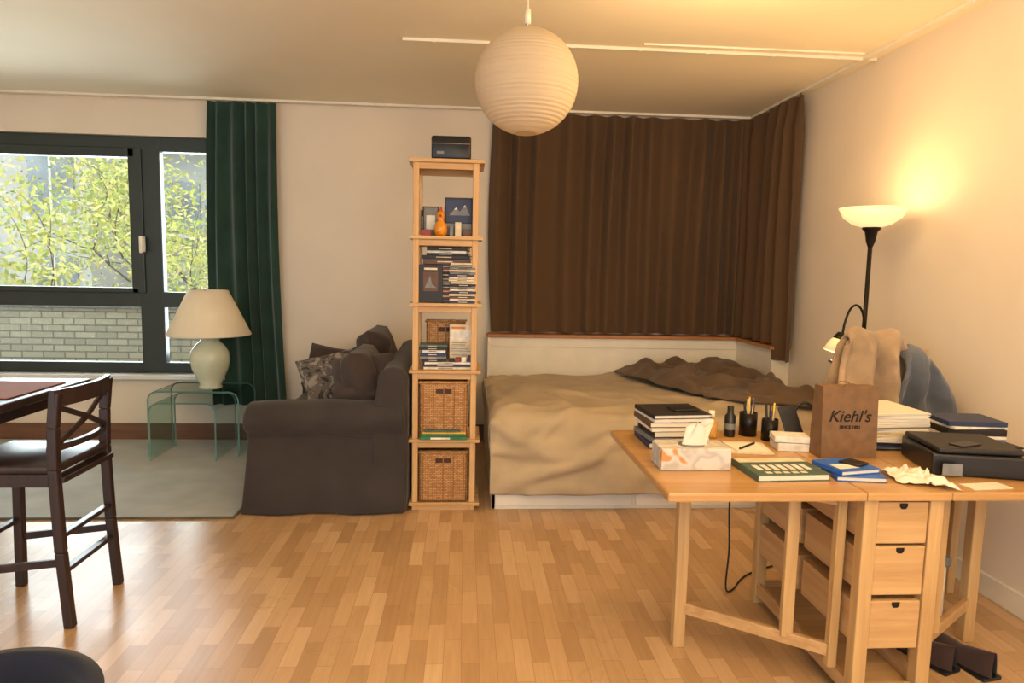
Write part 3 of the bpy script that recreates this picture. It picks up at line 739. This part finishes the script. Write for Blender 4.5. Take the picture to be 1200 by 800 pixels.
o.box(1.60,1.92,2.44,2.72,.0,.26,WHITE,.008,3);o.box(1.59,1.93,2.43,2.73,.262,.30,CM['grey'],.006,3);o.box(1.72,1.80,2.425,2.43,.12,.16,CM['grey'],.002,3,(1.76,2.58,0));o.finish()
def shoe(name,x,y,r,m):
    o=B(name);M=Matrix.Translation((x,y,0))@Matrix.Rotation(math.radians(r),4,'Z')
    def fn(u,v):
        t=u*.27-.135;w=.042*(1-.35*(abs(t-.06)/.2)**2)*(1-max(0,(abs(t)-.10)/.035)**2*.6);a=v*PI
        h=.055+.04*max(0,-t/.135);h*=1-max(0,(t-.09)/.045)*.5
        return M@Vector((w*math.cos(a),t,.012+h*math.sin(a)))
    o.sheet(fn,24,14,m);o.box(-.042,.042,-.135,.135,.0,.016,BLACK,.007,M=M);o.finish()
RS=fabric('dark_canvas',(58,38,34))
shoe('sneaker',1.70,2.27,20,RS);shoe('sneaker',1.83,2.23,12,RS)
# ------------------------------------------------------------ exterior
def brickmat():
    m,nt,b=base('pale_brick')
    br=N(nt,'ShaderNodeTexBrick');br.inputs['Scale'].default_value=1;br.inputs['Brick Width'].default_value=.22;br.inputs['Row Height'].default_value=.072;br.inputs['Mortar Size'].default_value=.008
    br.inputs['Color1'].default_value=lin((176,168,142));br.inputs['Color2'].default_value=lin((154,148,126));br.inputs['Mortar'].default_value=lin((112,110,100))
    nt.links.new(coords(nt,(1,1,1),(PI/2,0,0)),br.inputs['Vector']);nt.links.new(br.outputs['Color'],b.inputs['Base Color']);b.inputs['Roughness'].default_value=.9;bump(nt,b,br.outputs['Fac'],-.4,.01);return m
o=B('terrace_parapet');o.box(-9,0,7.5,7.75,-.3,.90,brickmat(),0);o.box(-9.1,.1,7.45,7.8,.90,.96,plain('coping_stone',(110,108,100),.8),.01);o.finish()
o=B('terrace_ground');o.box(-9,1,5.72,7.5,-.4,-.3,plain('paver',(140,138,130),.9,var=.15),0);o.finish()
o=B('street_ground');o.box(-30,10,7.8,40,-4.2,-4,plain('asphalt',(110,112,110),.9,var=.1),0);o.finish()
FAC=plain('facade_stone',(206,202,192),.9,var=.05,scale=1);FAC2=plain('facade_grey',(190,190,186),.9,var=.05,scale=1);WG=plain('facade_window',(150,158,160),.3,var=.2,scale=.7)
RAILG=plain('balcony_grey',(128,130,130),.6)
o=B('neighbour_building')
o.box(-28,-10.6,20,22,-4,14,FAC,0)
o.box(-10.6,2,22,24,-4,12,FAC2,0)
for i in range(8):
    for j in range(6):
        x=-27.2+i*2.15;z=-3+j*2.8
        o.box(x,x+1.2,19.93,20.02,z,z+1.7,WG,0);o.box(x-.08,x+1.28,19.9,20.0,z-.12,z,WHITE,0);o.box(x+.57,x+.63,19.9,19.95,z,z+1.7,WHITE,0)
for i in range(5):
    for j in range(6):
        x=-10.2+i*2.5;z=-3+j*2.7
        o.box(x,x+1.9,21.93,22.02,z,z+1.5,WG,0);o.box(x-.2,x+2.1,21.3,22.0,z-.25,z-.12,FAC,0)
        for k in range(12): o.box(x-.2+k*.2,x-.18+k*.2,21.3,21.33,z-.12,z+.7,RAILG,0)
        o.box(x-.2,x+2.1,21.28,21.34,z+.7,z+.75,RAILG,0)
o.finish()
BK=plain('bark',(96,84,70),.9,var=.2,scale=20)
def leafmat(n,c):
    m,nt,b=base(n);b.inputs['Base Color'].default_value=lin(c);b.inputs['Roughness'].default_value=.6
    b.inputs['Specular IOR Level'].default_value=.2
    return m
LM=[leafmat('leaf_a',(216,214,112)),leafmat('leaf_b',(180,194,106)),leafmat('leaf_c',(234,224,148))]
def leaves(o,centres,n,spread,size):
    for mi,m in enumerate(LM):
        b=bmesh.new()
        for k in range(n//3):
            c=random.choice(centres)+Vector([random.gauss(0,spread) for _ in range(3)])
            a=Vector([random.gauss(0,1) for _ in range(3)]).normalized();d=a.orthogonal().normalized();s=size*random.uniform(.6,1.3)
            b.faces.new([b.verts.new(c-a*s),b.verts.new(c+d*s*.4),b.verts.new(c+a*s),b.verts.new(c-d*s*.4)])
        o.add(b,m,False,False)
def tree(x,y,z,h,n,seed):
    random.seed(seed);o=B('street_tree');tips=[]
    def br(p,d,L,r,dep):
        pts=[p];q=p
        for i in range(4):
            d=(d+Vector([random.gauss(0,.12) for _ in range(3)])).normalized();q=q+d*L/4;pts.append(q)
            if dep>=2: tips.append(q)
        o.tube(pts,[r*(1-.12*i) for i in range(5)],BK,6,cap=False)
        if dep<5:
            for k in range(3 if dep<3 else 2):
                nd=(d*.8+Vector((random.gauss(0,.6),random.gauss(0,.6),random.gauss(.12,.35)))).normalized()
                br(q if k else pts[3],nd,L*.72,r*.55,dep+1)
    br(Vector((x,y,z)),Vector((0,0,1)),h*.36,.09,0)
    leaves(o,tips,n,.26,.057);o.finish(weld=False)
tree(-7.4,12.4,-4,9.2,11000,3);tree(-4.9,13.2,-4,9.2,10000,12)
random.seed(5)
o=B('terrace_plants')
cs=[Vector((random.uniform(-5.9,-2),7.2+random.uniform(-.1,.1),random.uniform(-.2,.30))) for _ in range(120)]
leaves(o,cs,2500,.05,.04);o.box(-6,-1.8,7.05,7.35,-.3,-.05,plain('planter',(90,86,80),.8),.01);o.finish(weld=False)
# ------------------------------------------------------------ lights
w=bpy.data.worlds.new('World');sc.world=w;w.use_nodes=True
bg=w.node_tree.nodes['Background'];bg.inputs['Color'].default_value=(.88,.94,1,1);bg.inputs['Strength'].default_value=1.95
def light(name,typ,loc,power,col,size=.1,rot=(0,0,0),sy=None):
    l=bpy.data.lights.new(name,typ);l.energy=power;l.color=col
    if typ=='AREA':
        l.size=size
        if sy: l.shape='RECTANGLE';l.size_y=sy
    else: l.shadow_soft_size=size
    ob=bpy.data.objects.new(name,l);ob.location=loc;ob.rotation_euler=rot;sc.collection.objects.link(ob);return ob
light('floor_lamp_bulb','POINT',(fx-.04,fy,1.77),5.5,(1,.66,.32),.10)
light('reading_lamp_bulb','POINT',(1.86,3.255,1.03),1.4,(1,.74,.42),.03)
light('rear_warm_fill','POINT',(.9,-.5,2.0),70,(1,.70,.36),.25)  # added warm fill behind the camera, no real fixture there
light('room_warm_fill','POINT',(1.1,2.7,2.15),24,(1,.64,.28),.25)  # added fill floating above the table to warm the right side
light('ceiling_fill','AREA',(.9,-.4,1.7),72,(1,.72,.40),.8,rot=(PI,0,0))  # unseen upward fill added to brighten the ceiling, not an actual lamp
light('window_daylight','AREA',(-2.9,5.75,1.5),120,(.86,.94,1),1.8,rot=(-PI/2,0,0),sy=1.7)
# ------------------------------------------------------------ camera
F=790.;yaw=math.radians(4.0);pit=math.radians(6.07);rol=.02
fw=Vector((math.sin(yaw)*math.cos(pit),math.cos(yaw)*math.cos(pit),-math.sin(pit)))
R=Vector((math.cos(yaw),-math.sin(yaw),0));U=R.cross(fw)
r=R*math.cos(rol)+U*math.sin(rol);u=r.cross(fw)
cd=bpy.data.cameras.new('camera');cd.sensor_fit='HORIZONTAL';cd.sensor_width=36;cd.lens=36*F/1200;cd.clip_start=.05;cd.clip_end=200
cam=bpy.data.objects.new('camera',cd);M=Matrix((r,u,-fw)).transposed().to_4x4();M.translation=(0,0,1.4);cam.matrix_world=M
sc.collection.objects.link(cam);sc.camera=cam
sc.view_settings.view_transform='Standard';sc.view_settings.exposure=.10
